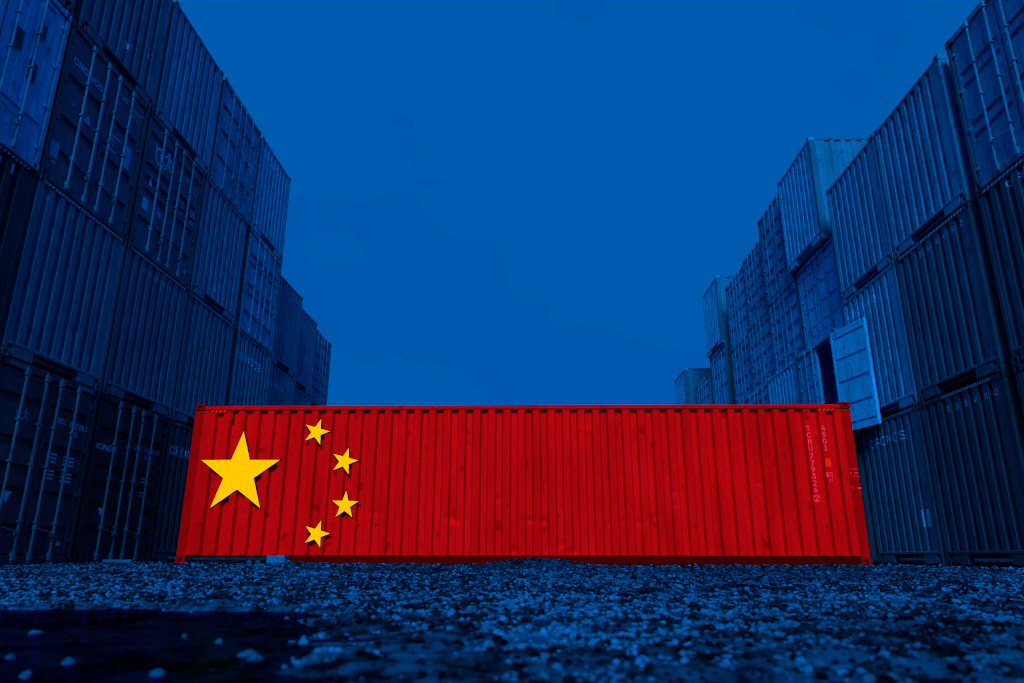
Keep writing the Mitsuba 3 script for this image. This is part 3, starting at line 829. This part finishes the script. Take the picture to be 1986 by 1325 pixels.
# the puddle's sheet of water, with a faint ripple
px, py = np.arange(-3.6, 0.2, 0.03), np.arange(0.1, 2.6, 0.03)
PX, PY = np.meshgrid(px, py)
PZ = WATER_Z + 0.0003 * (meshkit.fbm(np.stack([PX * 5, PY * 5, PX * 0], -1), 2, 61) - 0.5)
part(None, 'puddle', M().grid(np.stack([PX, PY, PZ], -1)), bsdf='puddle_water', smooth=True)
labels['puddle'] = {'kind': 'structure', 'label': 'dark still puddle in the gravel at the lower left'}


def pebble_shapes(n, seed):
    r = np.random.default_rng(seed)
    out = []
    for _ in range(n):
        p = r.normal(size=(13, 3)); p /= np.linalg.norm(p, axis=1, keepdims=True)
        p *= np.array([1.0, r.uniform(0.65, 1.0), r.uniform(0.45, 0.75)]) * r.uniform(0.85, 1.1, (13, 1))
        h = trimesh.convex.convex_hull(p)
        out.append((np.asarray(h.vertices), np.asarray(h.faces)))
    return out


SHAPES_P = pebble_shapes(16, 3)


def scatter(n, xr, yr, rmin, rmax, seed, wedge=None):
    r = np.random.default_rng(seed)
    y = r.uniform(yr[0], yr[1], n) if wedge is None else np.sqrt(r.uniform(yr[0] ** 2, yr[1] ** 2, n))
    x = r.uniform(xr[0], xr[1], n) if wedge is None else r.uniform(-1, 1, n) * (wedge * y + 0.35)
    rad = rmin * (rmax / rmin) ** (r.random(n) ** 2.2)
    clump = meshkit.fbm(np.stack([x * 3.2, y * 2.2, x * 0], -1), 3, seed)
    s = basin(x, y)
    s = s + 0.15 * (meshkit.fbm(np.stack([x * 6, y * 6, 0 * x], -1), 4, 51) - 0.5)
    keep = (s > -0.01 - 0.02 * r.random(n)) | ((s > -0.12) & (r.random(n) < 0.14))
    keep &= r.random(n) < np.clip(0.25 + 2.2 * (clump - 0.30), 0.15, 1)
    x, y, rad, clump = x[keep], y[keep], rad[keep], clump[keep]
    z = ground_z(x, y) + rad * r.uniform(-0.05, 0.42, len(x))
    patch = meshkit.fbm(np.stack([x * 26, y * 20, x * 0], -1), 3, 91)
    pale_mask = (patch + r.normal(0, 0.045, len(x))) > 0.52 - 0.25 * (clump - 0.5)  # noise patches of pale stones among dark ones
    bright = np.where(pale_mask, r.uniform(0.15, 0.29, len(x)), r.uniform(0.002, 0.03, len(x)))
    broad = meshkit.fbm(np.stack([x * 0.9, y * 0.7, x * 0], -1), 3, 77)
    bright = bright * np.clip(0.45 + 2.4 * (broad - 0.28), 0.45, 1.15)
    return x, y, z, rad, bright, r


def stones_mesh(x, y, z, rad, bright, r):
    V, Fc, U, n = [], [], [], 0
    which = r.integers(0, len(SHAPES_P), len(x))
    for k in range(len(SHAPES_P)):
        idx = np.nonzero(which == k)[0]
        sv, sf_ = SHAPES_P[k]
        a = r.uniform(0, 2 * np.pi, len(idx)); tlt = r.normal(0, 0.35, len(idx))
        ca, sa, ct, st_ = np.cos(a), np.sin(a), np.cos(tlt), np.sin(tlt)
        R = np.stack([np.stack([ca, -sa * ct, sa * st_], -1), np.stack([sa, ca * ct, -ca * st_], -1), np.stack([0 * ca, st_, ct], -1)], 1)
        vv = np.einsum('nij,kj->nki', R, sv) * rad[idx][:, None, None] + np.c_[x[idx], y[idx], z[idx]][:, None]
        V.append(vv.reshape(-1, 3))
        Fc.append((sf_[None] + n + (np.arange(len(idx)) * len(sv))[:, None, None]).reshape(-1, 3))
        U.append(np.repeat(bright[idx], len(sv)))
        n += len(idx) * len(sv)
    return np.vstack(V), np.vstack(Fc), np.concatenate(U)


sets = [stones_mesh(*scatter(46000, None, (0.72, 3.1), 0.0034, 0.0125, 71, wedge=0.80)),
        stones_mesh(*scatter(34000, None, (3.1, 7.0), 0.005, 0.017, 72, wedge=0.80)),
        stones_mesh(*scatter(14000, (-7.2, 7.3), (7.0, 13.0), 0.009, 0.032, 73)),
        stones_mesh(*scatter(4000, (-7.2, -2.0), (2.3, 7.0), 0.008, 0.024, 74))]
o, V, Fc, U = 0, [], [], []
for v, f, u in sets:
    V.append(v); Fc.append(f + o); U.append(u); o += len(v)
V, Fc, U = np.vstack(V), np.vstack(Fc), np.concatenate(U)
scene['gravel'] = mikit.ply((V, Fc), 'stone', smooth=False, uv=np.c_[U, 0 * U])
labels['gravel'] = {'kind': 'stuff', 'label': 'loose pale and dark gravel spread over the yard', 'category': 'gravel'}


def rock(name, x, y, z, r3, tone, seed, bsdf='stone'):
    r = np.random.default_rng(seed)
    p = r.normal(size=(26, 3)); p /= np.linalg.norm(p, axis=1, keepdims=True)
    h = trimesh.convex.convex_hull(p * r.uniform(0.78, 1.12, (26, 1)))
    h = h.subdivide()
    v = np.asarray(h.vertices) * np.array(r3)
    v = v * (0.9 + 0.25 * meshkit.fbm(np.asarray(h.vertices) * 1.8 + seed, 3, seed)[:, None])
    a = r.uniform(-0.5, 0.5)
    v = v @ np.array([[math.cos(a), -math.sin(a), 0], [math.sin(a), math.cos(a), 0], [0, 0, 1]])
    key = numbered(name)
    vv = v + [x, y, z]
    scene[key] = mikit.ply((vv, np.asarray(h.faces)), bsdf, smooth=False, uv=np.tile([[tone, 0.0]], (len(vv), 1)))
    return key


wet = [(-0.95, 1.52, .021, .010, .007, 'longer left one of the pale pair of flat stones in the middle of the puddle'), (-0.80, 1.52, .018, .010, .007, 'shorter right one of the pale pair of flat stones in the puddle'),
       (-1.10, 1.44, .016, .014, .009, 'round pale stone left of the flat pair in the puddle'), (-1.17, 1.46, .006, .006, .006, 'tiny stone at the far left of the stones in the puddle'),
       (-0.47, 1.47, .006, .006, .007, 'small pale stone alone in the middle of the dark puddle'), (-0.36, 1.38, .007, .007, .007, 'small stone near the right shore, upper of two in the puddle'),
       (-0.475, 1.12, .010, .009, .008, 'roundish stone left of centre near the front of the puddle'), (-0.60, 1.17, .008, .008, .007, 'small slanted stone, leftmost of those near the front of the puddle'),
       (-0.455, 1.00, .008, .008, .008, 'stone at the bottom edge of the photo in the puddle'), (-0.29, 1.02, .010, .009, .008, 'stone nearest the front right shore of the puddle'),
       (-0.245, 1.22, .016, .012, .009, 'larger pale stone just off the right shore of the puddle'), (-0.215, 1.17, .012, .012, .009, 'pale stone touching the right shore of the puddle'),
       (-0.41, 1.90, .008, .008, .007, 'small stone by the far right corner of the puddle'), (-0.74, 2.08, .008, .007, .007, 'small stone close to the far shore of the puddle')]
for i, (x, y, a, b, c, lab) in enumerate(wet):
    k = rock('stone', x, y, WATER_Z + 0.001, (a, b, c), 0.14, 100 + i)
    labels[k] = {'label': lab, 'category': 'stone', 'group': 'stones in the puddle'}

# a broken concrete block and rubble under the raised left end of the red container
FB = Frame((0, 0, 0), (1, 0, 0), (0, 1, 0), (0, 0, 1))
m = M().box(-4.36, -4.04, 12.60, 12.86, -0.03, 0.145, 0.02)
v = np.vstack(m.v)
v = v + 0.03 * (np.stack([meshkit.noise(v * 3 + 9 * k, k) for k in range(3)], -1) - 0.5)
scene['concrete_block'] = mikit.ply((v, np.vstack(m.f)), 'concrete', smooth=False, uv=np.tile([[0.30, 0]], (len(v), 1)))
labels['concrete_block'] = {'label': 'pale broken concrete block on the gravel before the red container', 'category': 'block'}
for i, (x, y, a, lab) in enumerate(((-4.48, 12.55, .05, 'dark lump of rubble touching the left side of the concrete block'), (-4.60, 12.5, .06, 'dark lump of rubble farthest left of the concrete block'), (-3.98, 12.62, .05, 'paler lump of rubble on the right side of the concrete block'))):
    k = rock('rubble_lump', x, y, 0.03, (a, a, a * 0.8), 0.10 + 0.12 * (i == 2), 140 + i)
    labels[k] = {'label': lab, 'category': 'rubble', 'group': 'rubble by the concrete block'}
m = M().box(-7.05, -6.55, 12.3, 12.42, 0.02, 0.07, 0.008)
part(None, 'timber_offcut', m, bsdf='concrete', tone=0.28)
labels['timber_offcut'] = {'label': 'pale short plank lying on the gravel left of the red container', 'category': 'plank'}
